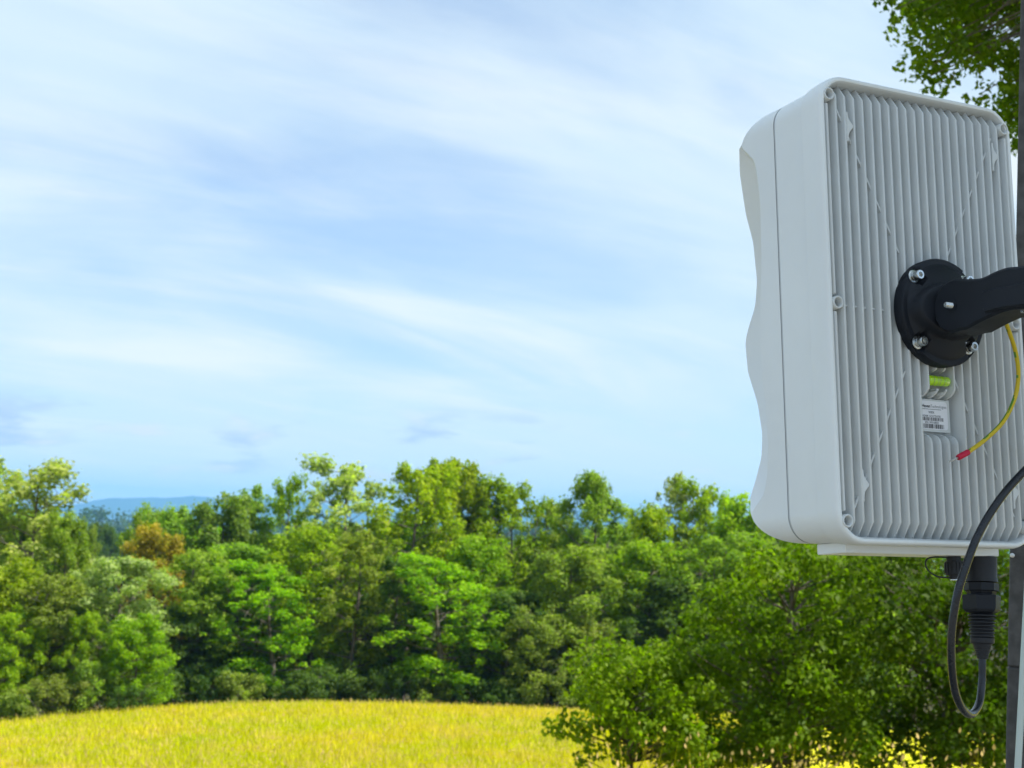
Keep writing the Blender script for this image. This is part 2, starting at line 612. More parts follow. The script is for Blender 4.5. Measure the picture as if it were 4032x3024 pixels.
def make_tree_meshes(name, seed, H, Wd, base, n_limbs, cr, per_area, leaf, style):
    """trunk with limbs, and a crown of leaf clumps carried by them. Returns (trunk mesh object maker, crown mesh)"""
    rg = np.random.default_rng(seed)
    mb = MB()
    lean = rg.normal(0, 0.02 * H, 2)
    tp = curve([(0, 0, -1.0), (rg.normal(0, .15), rg.normal(0, .15), H * .3), (lean[0] * .6, lean[1] * .6, H * .65), (lean[0], lean[1], H * .96)], 14)
    tr = np.interp(np.linspace(0, 1, 14), [0, .1, 1], [0.021 * H, 0.014 * H, 0.0015 * H])
    mb.tube(tp, tr, 8)
    clumps = []
    for i in range(n_limbs):
        h = base + (0.97 - base) * ((i + rg.uniform(.1, .9)) / n_limbs)
        s = (h - base) / (1 - base)
        if style == 'tall':
            w_ = Wd * .5 * (0.55 + 0.6 * math.sin(math.pi * min(1, s * 0.8 + .12))) * (1 - .5 * s ** 3)
        elif style == 'round':
            w_ = Wd * .5 * math.sqrt(max(0.06, 1 - (2 * s - 0.85) ** 2 / 1.35))
        else:
            w_ = Wd * .5 * (1.05 - 0.55 * s)
        w_ *= rg.uniform(0.62, 1.15)
        az = i * 2.39996 + rg.normal(0, .4)
        k = np.array([np.interp(h * H, tp[:, 2], tp[:, 0]), np.interp(h * H, tp[:, 2], tp[:, 1]), h * H])
        rise = {'tall': .55, 'round': .3, 'shrub': .35}[style] * w_ * rg.uniform(.4, 1.3)
        e = k + np.array([math.cos(az) * w_, math.sin(az) * w_, rise])
        e[2] = min(e[2], H * .985)
        r0 = np.interp(h * H, tp[:, 2], tr) * .55
        limb(mb, k, e, max(r0, .03), .02, rg, .06)
        c_r = cr * rg.uniform(.7, 1.25)
        clumps.append((*e, c_r))
        for q in range(4):
            s2 = rg.uniform(.35, .95)
            o = k + (e - k) * s2 + rg.normal(0, 1, 3) * (w_ * .25, w_ * .25, w_ * .34)
            limb(mb, k + (e - k) * s2 * .8, o, .03, .012, rg, 0.0, 4)
            clumps.append((*o, c_r * rg.uniform(.5, .95)))
    top = tp[-1]
    clumps.append((top[0], top[1], H * .93, cr * .9))
    clumps.append((top[0] + rg.normal(0, .2), top[1], H * .985 - .2, cr * .45))
    if style == 'shrub':
        for q in range(6):
            a = q * 1.047
            clumps.append((math.cos(a) * Wd * .33, math.sin(a) * Wd * .33, H * .14, cr))
    v, t = clump_leaves(clumps, per_area, leaf, leaf * .66, rg, 1.0 if style == 'tall' else .85, .4)
    me_c = mesh_from_quads(name + '_crown', v, t, M['leaf'])
    tmp = mb.build('trunk', M['bark'], smooth=50)
    me_t = tmp.data
    bpy.data.objects.remove(tmp)
    zmax, wmax = v[:, 2].max(), 2 * np.percentile(np.hypot(v[:, 0], v[:, 1]), 96)
    return me_t, me_c, zmax, wmax


PROTO = {}
for nm, args in {
    'tall1': (21, 19, 7.0, .16, 40, .88, 165, .29, 'tall'),
    'tall2': (22, 20, 6.6, .22, 38, .85, 165, .28, 'tall'),
    'tall3': (23, 18, 7.6, .12, 44, .95, 150, .29, 'tall'),
    'loose1': (24, 20, 7.0, .26, 30, .80, 165, .28, 'tall'),
    'loose2': (25, 19, 6.4, .32, 27, .75, 170, .28, 'tall'),
    'round1': (26, 15, 9.0, .10, 42, 1.10, 120, .31, 'round'),
    'round2': (27, 14, 8.2, .07, 42, 1.05, 125, .30, 'round'),
    'round3': (28, 13, 8.6, .14, 38, 1.15, 120, .31, 'round'),
    'shrub1': (29, 5.0, 6.0, .10, 18, .85, 180, .25, 'shrub'),
    'shrub2': (30, 4.2, 6.6, .08, 17, .8, 185, .24, 'shrub'),
}.items():
    PROTO[nm] = make_tree_meshes(nm, *args)

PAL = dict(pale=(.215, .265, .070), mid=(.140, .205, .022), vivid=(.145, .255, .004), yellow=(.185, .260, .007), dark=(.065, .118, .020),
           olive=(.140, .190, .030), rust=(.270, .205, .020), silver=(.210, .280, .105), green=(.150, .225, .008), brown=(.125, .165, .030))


def plant(kind_name, label, cat, px, top, width, d, proto, pal, group=None, rz=None, depth_top=True):
    me_t, me_c, zm, wm = PROTO[proto]
    q = at(px, top, d)
    gz = float(ground_z(q[0], d))
    h = max(1.0, q[2] - gz)
    o = empty(kind_name, (q[0], d, gz))
    o.rotation_euler = (0, 0, rz if rz is not None else RNG.uniform(0, 6.28))
    sw = width * (1.72 if h > 7 else 1.1) / 6056.0 * d / wm
    o.scale = (sw, sw, h / zm)
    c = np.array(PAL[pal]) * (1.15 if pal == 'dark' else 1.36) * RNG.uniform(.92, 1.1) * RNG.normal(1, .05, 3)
    a = obj('trunk', me_t, o)
    b = obj('crown', me_c, o)
    b.color = (*np.clip(c, .005, .5), 1)
    tag(o, label, cat, group)
    return o


T = 'tree'
S = 'shrub'
ROWS = [
    # the clump at the left, closer
    ('leafy_tree', 'tall loose pale green tree at the far left edge, highest of the left clump', T, 130, 1785, 330, 84, 'loose1', 'pale'),
    ('leafy_tree', 'tall pale green tree cut off by the left edge of the photo', T, -60, 1790, 300, 87, 'loose2', 'pale'),
    ('leafy_tree', 'upright mid green tree just left of the gap with the blue mountains', T, 275, 1992, 170, 82, 'tall3', 'mid'),
    ('leafy_tree', 'dull olive tree at the right back of the left clump, beside the mountain gap', T, 370, 2050, 90, 92, 'tall2', 'olive'),
    ('leafy_tree', 'silvery pale green tree leaning over the vivid green round tree', T, 470, 2185, 260, 80, 'tall1', 'silver'),
    ('leafy_tree', 'vivid green round tree at the right end of the left clump, reaching the meadow', T, 555, 2405, 270, 76.5, 'round2', 'vivid'),
    ('leafy_tree', 'yellow green bushy tree at the left edge, low in the left clump', T, 40, 2370, 270, 76.5, 'round1', 'yellow'),
    ('leafy_tree', 'brownish olive tree with a visible trunk in the middle of the left clump', T, 215, 2250, 230, 79, 'tall2', 'brown'),
    ('leafy_tree', 'bright green rounded tree at the left edge below the tall pale crowns', T, 60, 2170, 260, 80, 'round3', 'green'),
    ('leafy_tree', 'mid green tree between the brownish olive tree and the silvery one', T, 345, 2400, 200, 77.5, 'tall3', 'green'),
    ('leafy_shrub', 'grey green shrub at the meadow edge in the bottom left corner', S, 60, 2690, 270, 75.5, 'shrub1', 'olive'),
    ('leafy_shrub', 'olive shrub at the meadow edge under the brownish olive tree', S, 235, 2655, 260, 75, 'shrub2', 'olive'),
    ('leafy_shrub', 'pale shrub at the meadow edge left of the vivid green round tree', S, 395, 2590, 210, 75.5, 'shrub1', 'mid'),
    ('leafy_shrub', 'small dark shrub under the vivid green round tree', S, 520, 2690, 170, 75, 'shrub2', 'dark'),
    # the wood across the middle, skyline
    ('leafy_tree', 'rust and gold tinged tree at the left end of the middle wood', T, 620, 2045, 210, 97, 'tall3', 'rust'),
    ('leafy_tree', 'fresh green crown showing just above the rust tinged tree', T, 600, 1990, 140, 106, 'tall1', 'mid'),
    ('leafy_tree', 'light green crown right of the rust tinged tree, in front of the mountains', T, 705, 1972, 210, 104, 'tall2', 'mid'),
    ('leafy_tree', 'dark olive rounded crown at the right end of the mountain view', T, 885, 1918, 250, 102, 'tall3', 'olive'),
    ('leafy_tree', 'thin forked crown on the skyline between the olive crown and the narrow bright one', T, 1010, 1902, 170, 104, 'loose2', 'mid'),
    ('leafy_tree', 'narrow bright green crown left of the small blue gap', T, 1140, 1850, 150, 103, 'loose1', 'green'),
    ('leafy_tree', 'airy pale green tree right of the small blue gap, highest of the middle wood', T, 1400, 1780, 290, 100, 'loose1', 'pale'),
    ('leafy_tree', 'brilliant yellow green tall crown in the middle of the skyline', T, 1615, 1800, 260, 97, 'tall2', 'yellow'),
    ('leafy_tree', 'green crown behind the right shoulder of the yellow green crown', T, 1725, 1797, 170, 104, 'loose2', 'mid'),
    ('leafy_tree', 'deep green pointed crown right of the yellow green crown', T, 1815, 1795, 190, 103, 'tall1', 'green'),
    ('leafy_tree', 'dark green crown stepping down right of the deep green pointed one', T, 1905, 1850, 180, 105, 'tall3', 'dark'),
    ('leafy_tree', 'twin topped mid green crown before the dip in the skyline', T, 2040, 1856, 210, 102, 'loose1', 'green'),
    ('leafy_tree', 'low pale crown in the dip of the skyline left of the tall column', T, 2165, 1945, 170, 107, 'tall2', 'mid'),
    ('leafy_tree', 'tall column shaped crown between two dips of the skyline', T, 2335, 1845, 210, 101, 'tall1', 'mid'),
    ('leafy_tree', 'low yellowish round crown right of the tall column', T, 2560, 1968, 230, 103, 'tall3', 'yellow'),
    ('leafy_tree', 'pointed pale green crown second from the antenna', T, 2680, 1855, 180, 106, 'loose2', 'pale'),
    ('leafy_tree', 'bright green crown on the skyline next to the antenna', T, 2800, 1868, 190, 104, 'loose1', 'green'),
    ('leafy_tree', 'bright green crown half hidden behind the lower corner of the antenna', T, 2930, 1920, 230, 100, 'tall3', 'green'),
    ('leafy_tree', 'green crown under the antenna, above the near bushes', T, 3120, 1960, 260, 101, 'tall1', 'mid'),
    ('leafy_tree', 'leafy crown mostly hidden by the antenna, left of its cables', T, 3350, 1980, 300, 102, 'tall3', 'mid'),
    # the wood, lower front row
    ('leafy_tree', 'grey green tree under the rust tinged tree, shaded at its foot', T, 770, 2150, 230, 92, 'tall2', 'mid'),
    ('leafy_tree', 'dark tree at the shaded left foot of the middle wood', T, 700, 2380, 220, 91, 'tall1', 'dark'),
    ('leafy_tree', 'muted green tree below the dark olive rounded crown', T, 930, 2130, 260, 93, 'tall1', 'mid'),
    ('leafy_tree', 'bright green branchy tree below the narrow bright crown', T, 1090, 2200, 260, 90.5, 'loose1', 'vivid'),
    ('leafy_tree', 'mid green tree below the small blue gap', T, 1250, 2060, 250, 93, 'tall2', 'green'),
    ('leafy_tree', 'slender tree with a pale bare trunk below the airy pale crown', T, 1420, 2080, 210, 91.5, 'loose2', 'mid'),
    ('leafy_tree', 'slim dark tree in the middle of the wood, left of the bright fan of leaves', T, 1550, 2180, 190, 92, 'tall2', 'dark'),
    ('leafy_tree', 'bright fan of green leaves on a pale trunk in the middle of the wood', T, 1750, 2170, 300, 90, 'loose1', 'vivid'),
    ('leafy_tree', 'deep green tree filling the wood below the pointed crown', T, 1880, 2090, 260, 94, 'tall3', 'green'),
    ('leafy_tree', 'dark tree left of the two olive domes', T, 2010, 2320, 210, 90.5, 'tall1', 'dark'),
    ('leafy_tree', 'olive dome shaped tree with yellowish top, larger and higher of the two domes', T, 2250, 2130, 290, 91.5, 'tall3', 'olive'),
    ('leafy_tree', 'lower olive dome shaped tree at the meadow edge', T, 2160, 2380, 230, 88.5, 'round1', 'olive'),
    ('leafy_tree', 'olive tree tucked right of the lower olive dome', T, 2330, 2420, 240, 89, 'round2', 'olive'),
    ('leafy_tree', 'green tree with bright upper sprays right of the olive domes', T, 2560, 2110, 300, 93, 'tall3', 'green'),
    ('leafy_tree', 'dark tree rising behind the left near bush', T, 2650, 2260, 280, 91, 'tall1', 'dark'),
    ('leafy_tree', 'tree with a dark trunk above the left near bush', T, 2790, 2080, 260, 92, 'loose1', 'mid'),
    ('leafy_tree', 'bright green leafy tree below the lower corner of the antenna', T, 2990, 2110, 280, 92, 'tall2', 'green'),
    ('leafy_tree', 'dim green tree behind the tallest near bush', T, 3200, 2120, 300, 93, 'round2', 'dark'),
]
ORD = ['first', 'second', 'third', 'fourth', 'fifth', 'sixth', 'seventh', 'eighth', 'ninth', 'tenth', 'eleventh', 'twelfth', 'thirteenth', 'fourteenth', 'fifteenth',
       'sixteenth', 'seventeenth', 'eighteenth', 'nineteenth', 'twentieth']
for r in ROWS:
    plant(*r)
# darker growth along the foot of the wood
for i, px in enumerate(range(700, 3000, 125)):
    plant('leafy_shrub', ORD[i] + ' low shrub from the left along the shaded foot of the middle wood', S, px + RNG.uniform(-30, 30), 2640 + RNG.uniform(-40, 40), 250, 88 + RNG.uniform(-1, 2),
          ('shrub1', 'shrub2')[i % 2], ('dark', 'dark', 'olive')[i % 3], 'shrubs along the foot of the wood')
# trees deeper in the wood, seen only between the front ones
for i, px in enumerate(np.linspace(640, 3500, 26)):
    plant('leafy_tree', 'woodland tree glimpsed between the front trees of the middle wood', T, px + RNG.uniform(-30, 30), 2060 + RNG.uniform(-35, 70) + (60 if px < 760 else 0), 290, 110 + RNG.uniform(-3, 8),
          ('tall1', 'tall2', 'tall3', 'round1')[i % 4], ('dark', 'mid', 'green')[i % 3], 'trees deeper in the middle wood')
for i, px in enumerate((-80, 50, 150, 240)):
    plant('leafy_tree', 'tree glimpsed behind the left clump', T, px, (1960, 1970, 2010, 2120)[i], 290, 94, ('tall1', 'tall3')[i % 2], ('mid', 'dark')[i % 2], 'trees behind the left clump')
for i, (px, py, d) in enumerate([(430, 2065, 300), (480, 2085, 320), (530, 2075, 310), (395, 2050, 330), (360, 2075, 280), (1265, 2075, 300), (1310, 2085, 320)]):
    plant('leafy_tree', 'hazy blue green tree standing far down in the gap before the mountains', T, px, py, 90, d, ('tall1', 'tall3', 'round1')[i % 3], 'dark', 'hazy trees in the gap')


def build_far_wood():
    rg = np.random.default_rng(3)
    cl = []
    for D, top, n, r in ((1500, -12, 900, 9), (900, -30, 500, 7), (620, -34, 300, 6)):
        x = rg.uniform(-0.55, 0.30, n) * D
        y = D + rg.uniform(-60, 60, n)
        ridge = top + 5 * np.sin(x / D * 21) + 3 * np.sin(x / D * 47 + 1)
        z = ridge - rg.uniform(0, 1, n) ** 1.5 * (top + 70)
        cl += [(a, b, c, r * k) for a, b, c, k in zip(x, y, z, rg.uniform(.7, 1.3, n))]
    v, t = clump_leaves(cl, 0.55, 3.4, 2.6, rg, .9)
    me = mesh_from_quads('far_wood', v, t, M['leaf'])
    o = obj('far_wood', me)
    o.color = (.05, .095, .035, 1)
    tag(o, 'blue green wooded ridge below the mountains, seen through the gap', 'woodland', kind='stuff')


build_far_wood()


# ------------------------------------------------------------------ near bushes and the overhanging tree
def in_poly(x, y, poly):
    c = False
    for (x0, y0), (x1, y1) in zip(poly, poly[1:] + poly[:1]):
        if (y0 > y) != (y1 > y) and x < (x1 - x0) * (y - y0) / (y1 - y0) + x0:
            c = not c
    return c


def clump_tree(name, label, cat, seed, outline, d0, d1, n, r, per_area, leaf, color, stem_xy, stem_r, stem_top, more=(), holes=(), squash=.8, more_area=None, more_leaf=None):
    """a tree whose leaf clumps fill the volume behind an outline; stems and limbs carry each clump"""
    rg = np.random.default_rng(seed)
    xs = [q[0] for q in outline]
    ys = [q[1] for q in outline]
    cl = []
    guard = 0
    while len(cl) < n and guard < 20000:
        guard += 1
        px, py = rg.uniform(min(xs), max(xs)), rg.uniform(min(ys), max(ys))
        if not in_poly(px, py, outline):
            continue
        if any((px - hx) ** 2 + (py - hy) ** 2 < hr * hr for hx, hy, hr in holes):
            continue
        d = rg.uniform(d0, d1)
        cl.append((*at(px, py, d), r * rg.uniform(.6, 1.25)))
    cl += [tuple(q) for q in more]
    bx, by = stem_xy
    bz = float(ground_z(bx, by))
    base = np.array([bx, by, bz])
    o = empty(name, base)
    mb = MB()
    top = np.array([stem_top[0], stem_top[1], stem_top[2]]) - base
    mids = curve([(0, 0, -.4), top * .35 + rg.normal(0, .08, 3), top * .7 + rg.normal(0, .1, 3), top], 12)
    mb.tube(mids, np.linspace(stem_r, stem_r * .25, 12), 8)
    for c in cl:
        e = np.array(c[:3]) - base
        k = np.argmin(np.abs(mids[:, 2] - (e[2] - np.hypot(*(e[:2] - top[:2] * .6)) * .45)))
        k = int(np.clip(k, 7 if more_area else 3, 11))
        limb(mb, mids[k], e, min(.012, stem_r * .2), .003, rg, -.03, 4, .045 if more_area else .1)
    mb.build('trunk', M['bark'], o, smooth=50)
    loc_cl = [(c[0] - bx, c[1] - by, c[2] - bz, c[3]) for c in cl]
    if more_area:
        k = len(loc_cl) - len(more)
        v, t = clump_leaves(loc_cl[:k], per_area, leaf, leaf * .62, rg, squash)
        v2, t2 = clump_leaves(loc_cl[k:], more_area, more_leaf, more_leaf * .62, rg, squash)
        v, t = np.concatenate([v, v2]), np.concatenate([t, t2])
    else:
        v, t = clump_leaves(loc_cl, per_area, leaf, leaf * .62, rg, squash)
    cr = obj('crown', mesh_from_quads(name + '_crown', v, t, M['leaf']), o)
    cr.color = (*color, 1)
    tag(o, label, cat)
    return o


g1 = at(2480, 2900, 17.6)
clump_tree('leafy_bush', 'rounded bright green bush with a low left arm, leftmost of the near bushes', 'bush', 61,
           [(2290, 2600), (2350, 2560), (2440, 2580), (2540, 2560), (2640, 2600), (2720, 2560), (2760, 2620), (2760, 3000), (2560, 2990), (2440, 2880), (2340, 2800), (2290, 2700)],
           16.6, 18.6, 84, .26, 1650, .076, (.135, .210, .005), (g1[0], 17.6), .05, at(2500, 2640, 17.6),
           more=[(*at(x, y, 17.2), .16) for x, y in ((2180, 2850), (2240, 2830), (2300, 2840), (2350, 2860), (2270, 2880), (2420, 2900), (2200, 2880), (2320, 2910), (2380, 2960), (2440, 2990), (2300, 2990), (2500, 2960))])
g2 = at(3060, 2900, 18.2)
clump_tree('leafy_bush', 'taller green bush with bright leaf tips, between the left bush and the cable', 'bush', 62,
           [(2720, 2420), (2770, 2400), (2830, 2330), (2880, 2320), (2950, 2240), (3040, 2190), (3200, 2150), (3420, 2150), (3440, 3000), (3100, 3010), (2720, 3010), (2700, 2560)],
           16.8, 20.0, 190, .30, 1450, .078, (.098, .165, .004), (g2[0], 18.4), .08, at(3120, 2250, 18.4),
           more=[(*at(x, y, 17.0), .17) for x, y in ((2680, 2520), (2700, 2560), (2840, 2300), (2960, 2215))], holes=((3250, 2990, 40), (2960, 3000, 30)))
g3 = at(3740, 2900, 19.0)
clump_tree('leafy_bush', 'shade-darkened green bush behind the hanging cable loop, beside the charcoal post', 'bush', 63,
           [(3380, 2130), (3700, 2080), (4200, 2080), (4400, 2200), (4400, 3010), (4000, 3010), (3760, 2990), (3620, 3000), (3380, 3000)],
           17.0, 21.0, 225, .32, 1300, .082, (.056, .100, .003), (g3[0], 19.4), .10, at(3800, 2150, 19.4))  # leaf colour darkened to carry the shade on the right-hand bush

# the big tree at the right: trunk beyond the edge of the picture, crown over the viewer's right thickened to shade the antenna, boughs reaching in
over = [(3420, -60), (3460, 20), (3560, 60), (3570, 200), (3600, 290), (3680, 330), (3660, 370), (3760, 340), (3800, 380), (3900, 400), (3960, 520), (4080, 600), (4250, 560), (4300, 300), (4250, -160), (3480, -160)]


def crown_and_shade_clumps():
    rg = np.random.default_rng(77)
    out = []
    dev = np.array((.45, 1.5, .0))
    sv = np.array(sun_dir)
    while len(out) < 330:
        q = rg.normal(size=3)
        q *= rg.random() ** (1 / 3) / np.linalg.norm(q)
        p = np.array((4.9, 3.4, 4.9)) + q * (3.9, 4.6, 2.7)
        if len(out) < 90:
            p = dev + sv * rg.uniform(3.6, 6.6) + rg.normal(0, .48, 3)  # added unseen clumps along the sun line, to keep the antenna in shade
        c = CAMN.T @ p
        if c[1] > .3:
            px, py = 2016 + 6056 * c[0] / c[1], 1512 - 6056 * c[2] / c[1]
            m = 6056 * .75 / c[1]
            if px < 4032 + m and py > -m:
                continue
        out.append((*p, rg.uniform(.42, .72)))
    return out


clump_tree('oak_tree', 'leafy boughs reaching in at the top right corner above the antenna', T, 64, over, 7.0, 9.0, 270, .135, 2900, .042,
           (.068, .118, .004), (6.4, 4.2), .22, (5.2, 3.8, 6.6), more=crown_and_shade_clumps(), more_area=520, more_leaf=.095,
           holes=((3600, 180, 45), (3790, 250, 40), (3900, 240, 35), (3960, 290, 50), (3820, 310, 45), (3700, 290, 40), (3990, 170, 30), (3740, 120, 22), (3890, 80, 20), (3900, 330, 45)))


# ------------------------------------------------------------------ meadow grass
def build_grass():
    rg = np.random.default_rng(8)

    def tufts(n, d0, d1, u0, u1, h0, h1, blades, bw):
        d = d0 * (d1 / d0) ** rg.random(n)
        u = rg.uniform(u0, u1, n)
        x, y = u * d, d
        z = ground_z(x, y)
        k = n * blades
        bx = np.repeat(x, blades) + rg.normal(0, .10, k)
        by = np.repeat(y, blades) + rg.normal(0, .10, k)
        bz = np.repeat(z, blades)
        th = np.repeat(rg.uniform(.75, 1.2, n), blades)
        h = rg.uniform(h0, h1, k) * th
        az = rg.uniform(0, 2 * math.pi, k)
        ln = rg.uniform(.05, .45, k) * h
        wv = bw * rg.uniform(.6, 1.4, k)
        lx, ly = np.cos(az), np.sin(az)
        b = np.stack([bx, by, bz - .03], 1)
        side = np.stack([-ly, lx, 0 * lx], 1) * wv[:, None] * .5
        mid = b + np.stack([lx * ln * .35, ly * ln * .35, h * .6], 1)
        tip = b + np.stack([lx * ln, ly * ln, h], 1)
        v = np.stack([b, mid + side, tip, mid - side], 1).reshape(-1, 3)
        tone = np.clip(np.repeat(rg.normal(.5, .18, n), blades) + rg.normal(0, .14, k), 0, 1)
        return v, tone, np.zeros(k), tip

    def heads(tip, frac, ln, wd):
        m = rg.random(len(tip)) < frac
        c = tip[m]
        k = len(c)
        az = rg.uniform(0, 2 * math.pi, k)
        s = np.stack([np.cos(az), np.sin(az), 0 * az], 1) * (wd * rg.uniform(.6, 1.3, k))[:, None] * .5
        L = np.stack([rg.normal(0, .25, k), rg.normal(0, .25, k), np.ones(k)], 1) * (ln * rg.uniform(.6, 1.3, k))[:, None]
        v = np.stack([c - L * .4, c + s, c + L * .6, c - s], 1).reshape(-1, 3)
        return v, rg.uniform(.3, .9, k), np.ones(k)

    a = tufts(52000, 44, 82, -.46, .16, .28, .62, 6, .035)
    a2 = heads(a[3], .10, .12, .035)
    b = tufts(9000, 12, 30, -.02, .46, .2, .42, 8, .012)
    b2 = heads(b[3], .10, .10, .022)
    c = tufts(230, 14.5, 17.2, .05, .36, .45, .95, 2, .006)
    c2 = heads(c[3], .6, .055, .034)
    parts = [a[:3], a2, b[:3], b2, c[:3], c2]
    v = np.concatenate([p[0] for p in parts])
    t = np.concatenate([p[1] for p in parts])
    s = np.concatenate([p[2] for p in parts])
    o = obj('meadow_grass', mesh_from_quads('meadow_grass', v, t, M['grass'], {'seed': s}))
    tag(o, 'tall sunlit yellow meadow grass with straw coloured seed heads', 'grass', kind='stuff')


build_grass()

# ------------------------------------------------------------------ the antenna (x right, y away from its back, z up)
def rot3(a, b, c):
    return Matrix.Rotation(a, 3, 'Z') @ Matrix.Rotation(b, 3, 'X') @ Matrix.Rotation(c, 3, 'Y')


DEV_R = CAM @ rot3(0.5028326, -0.1486814, 0.0714367)
DEV_O = CAM @ Vector((0.3972204, 1.4619625, 0.0670540))
DEV_M = DEV_R.to_4x4()
DEV_M.translation = DEV_O
ant = empty('antenna_unit')
ant.matrix_world = DEV_M
tag(ant, 'white outdoor antenna box with ribbed back and black bracket arm', 'antenna')

A_, B_, RC = 0.1230, 0.2207, 0.0305


def rrect(inset, y, seg=10):
    a, b, r = A_ - inset, B_ - inset, max(RC - inset, .004)
    pts = []
    for cx, cz, t0 in ((a - r, b - r, 0), (-(a - r), b - r, 90), (-(a - r), -(b - r), 180), (a - r, -(b - r), 270)):
        for k in range(seg + 1):
            t = math.radians(t0 + 90 * k / seg)
            pts.append((cx + r * math.cos(t), y, cz + r * math.sin(t)))
    return pts


FLOOR = 0.0190
mb = MB()
loops = [(.0076, FLOOR), (.0068, .0040), (.0058, .0016), (.0050, .0006), (.0042, .0001), (.0030, .0), (.0020, .0004), (.0010, .0016), (.0003, .0038), (0, .0068),
         (0, .0130), (.0006, .0200), (.0012, .0260), (.0016, .0296), (.0034, .0298), (.0034, .0305), (.0034, .0310), (.0042, .0500), (.0050, .0738), (.0056, .0745), (.0085, .0747)]
rows = [rrect(i, y) for i, y in loops]
mb.grid(rows[3:], closed_u=True)
mb.cap(rows[-1])
housing = mb.build('back_housing', M['white'], ant, smooth=32)
mb = MB()
mb.grid(rows[:4], closed_u=True)
mb.cap(rows[0])
mb.build('heat_sink_floor', M['rib_shade_grey'], housing, smooth=32)
g = MB()
g.grid([rrect(.0062, .0744), rrect(.0056, .0747), rrect(.0056, .0764), rrect(.0062, .0767)], closed_u=True)
g.build('gasket', M['gasket'], ant, smooth=40)

# ribs
PITCH_R = 0.0109


def rib_mesh(z0, z1, end0=.012, end1=.012, top=.0006, spear=0):
    """thin fin standing on the floor of the back, rounded down to the floor at both ends; x = 0"""
    N = 7
    zs, hs = [], []
    for k in range(N):
        t = k / (N - 1)
        a = t * math.pi / 2
        zs.append(z0 + end0 * (t if spear & 1 else 1 - math.cos(a)))
        hs.append((t if spear & 1 else math.sin(a), spear & 1))
    for k in range(N):
        t = 1 - k / (N - 1)
        a = t * math.pi / 2
        zs.append(z1 - end1 * (t if spear & 2 else 1 - math.cos(a)))
        hs.append((t if spear & 2 else math.sin(a), spear & 2))
    m = MB()
    yb = FLOOR + .0008
    rows = []
    for z, (h, sp) in zip(zs, hs):
        y = yb + (top - yb) * max(h, .02)
        wb, wt = .0018, .0018 - .0006 * h
        if sp:                                  # ends run out to a point against the rim
            y = yb + (top - yb) * (.55 + .45 * h)
            wt = max(.0002, wt * h)
            wb = max(.0003, wb * h)
        c = min(.0004, h * .0004)
        rows.append([(-wb, yb, z), (-wt, y + c, z), (-wt + c * .8, y, z), (wt - c * .8, y, z), (wt, y + c, z), (wb, yb, z)])
    m.grid(rows)
    o = m.build('rib', M['rib_shade_grey'], None, smooth=50)
    me = o.data
    bpy.data.objects.remove(o)
    return me


ZI = .2130
RIB_FULL = rib_mesh(-ZI, ZI, .013, .013, spear=3)
full = [k for k in range(-10, 10)]
for k in range(-11, 11):
    x = (k + .5) * PITCH_R
    if k in (-11, 10):
        for z0, z1 in ((.0068, .1925), (-.1925, -.0068)):
            obj('rib', rib_mesh(z0, z1, .002, .002), housing, (x, 0, 0))
    elif k in (-1, 0, 1, 2):
        zt = {-1: -.0800, 0: -.0560, 1: -.0560, 2: -.0800}[k]
        e = {-1: .010, 0: .0035, 1: .0035, 2: .010}[k]
        obj('rib', rib_mesh(zt, ZI, e, .013, spear=2), housing, (x, 0, 0))
        obj('rib', rib_mesh(-ZI, -.1130, .013, .011, spear=1), housing, (x, 0, 0))
        if k in (0, 1):
            obj('rib_stub', rib_mesh(-.0800, -.0705, .008, .0035), housing, (x, 0, 0))
    else:
        obj('rib', RIB_FULL, housing, (x, 0, 0))

# low braces crossing the channels on the diagonals and along the middle
def brace(x0, z0, x1, z1, top=.0052):
    m = MB()
    d = np.array([x1 - x0, z1 - z0])
    n = np.array([-d[1], d[0]]) / np.linalg.norm(d) * .0009
    P = [(x0 + n[0], z0 + n[1]), (x0 - n[0], z0 - n[1]), (x1 - n[0], z1 - n[1]), (x1 + n[0], z1 + n[1])]
    m.prism(P, lambda a, b, t: (a, t, b), top, FLOOR + .0006)
    m.build('diagonal_brace', M['rib_shade_grey'], housing)


for sx in (-1, 1):
    for sz in (-1, 1):
        brace(sx * .1000, sz * .1900, sx * .0300, sz * .0570)
    brace(sx * .1050, 0, sx * .0500, 0, .0076)

# widened places on the ribs near the corners
for sx, sz, x0, z0 in ((-1, 1, -.0905, .1715), (1, 1, .0965, .1690), (-1, -1, -.0915, -.1675), (1, -1, .0965, -.1680)):
    bb_ = np.linspace(.0145, -.0145, 22)
    pts = np.array([(.0010 + .0064 * math.exp(-(abs(q - .001) / .0052) ** 1.7), q) for q in bb_] + [(-.0010, -.0145), (-.0010, .0145)])
    P = [(x0 + a, z0 + b) for a, b in pts]
    m = MB()
    m.prism(P, lambda a, b, t: (a, t, b), .0004, FLOOR + .0006, .0006)
    m.build('rib_boss', M['rib_shade_grey'], housing, smooth=35)

# screw bosses
bm_ = MB()
bm_.lathe([(-.0006, .0042), (-.0012, .0047), (-.0012, .0056), (-.0006, .0061), (.0115, .0064)], (0, 0, 0), (0, 1, 0), 28, caps=False)
bm_.lathe([(-.0006, .0042), (.0100, .0037), (.0102, .0001)], (0, 0, 0), (0, 1, 0), 28, caps=False)
b0 = bm_.build('screw_boss', M['rib_shade_grey'], None, smooth=40)
BOSS = b0.data
bpy.data.objects.remove(b0)
for x in (-.1123, .1123):
    for z in (-.2000, 0.0, .2000):
        obj('screw_boss', BOSS, housing, (x, 0, z))

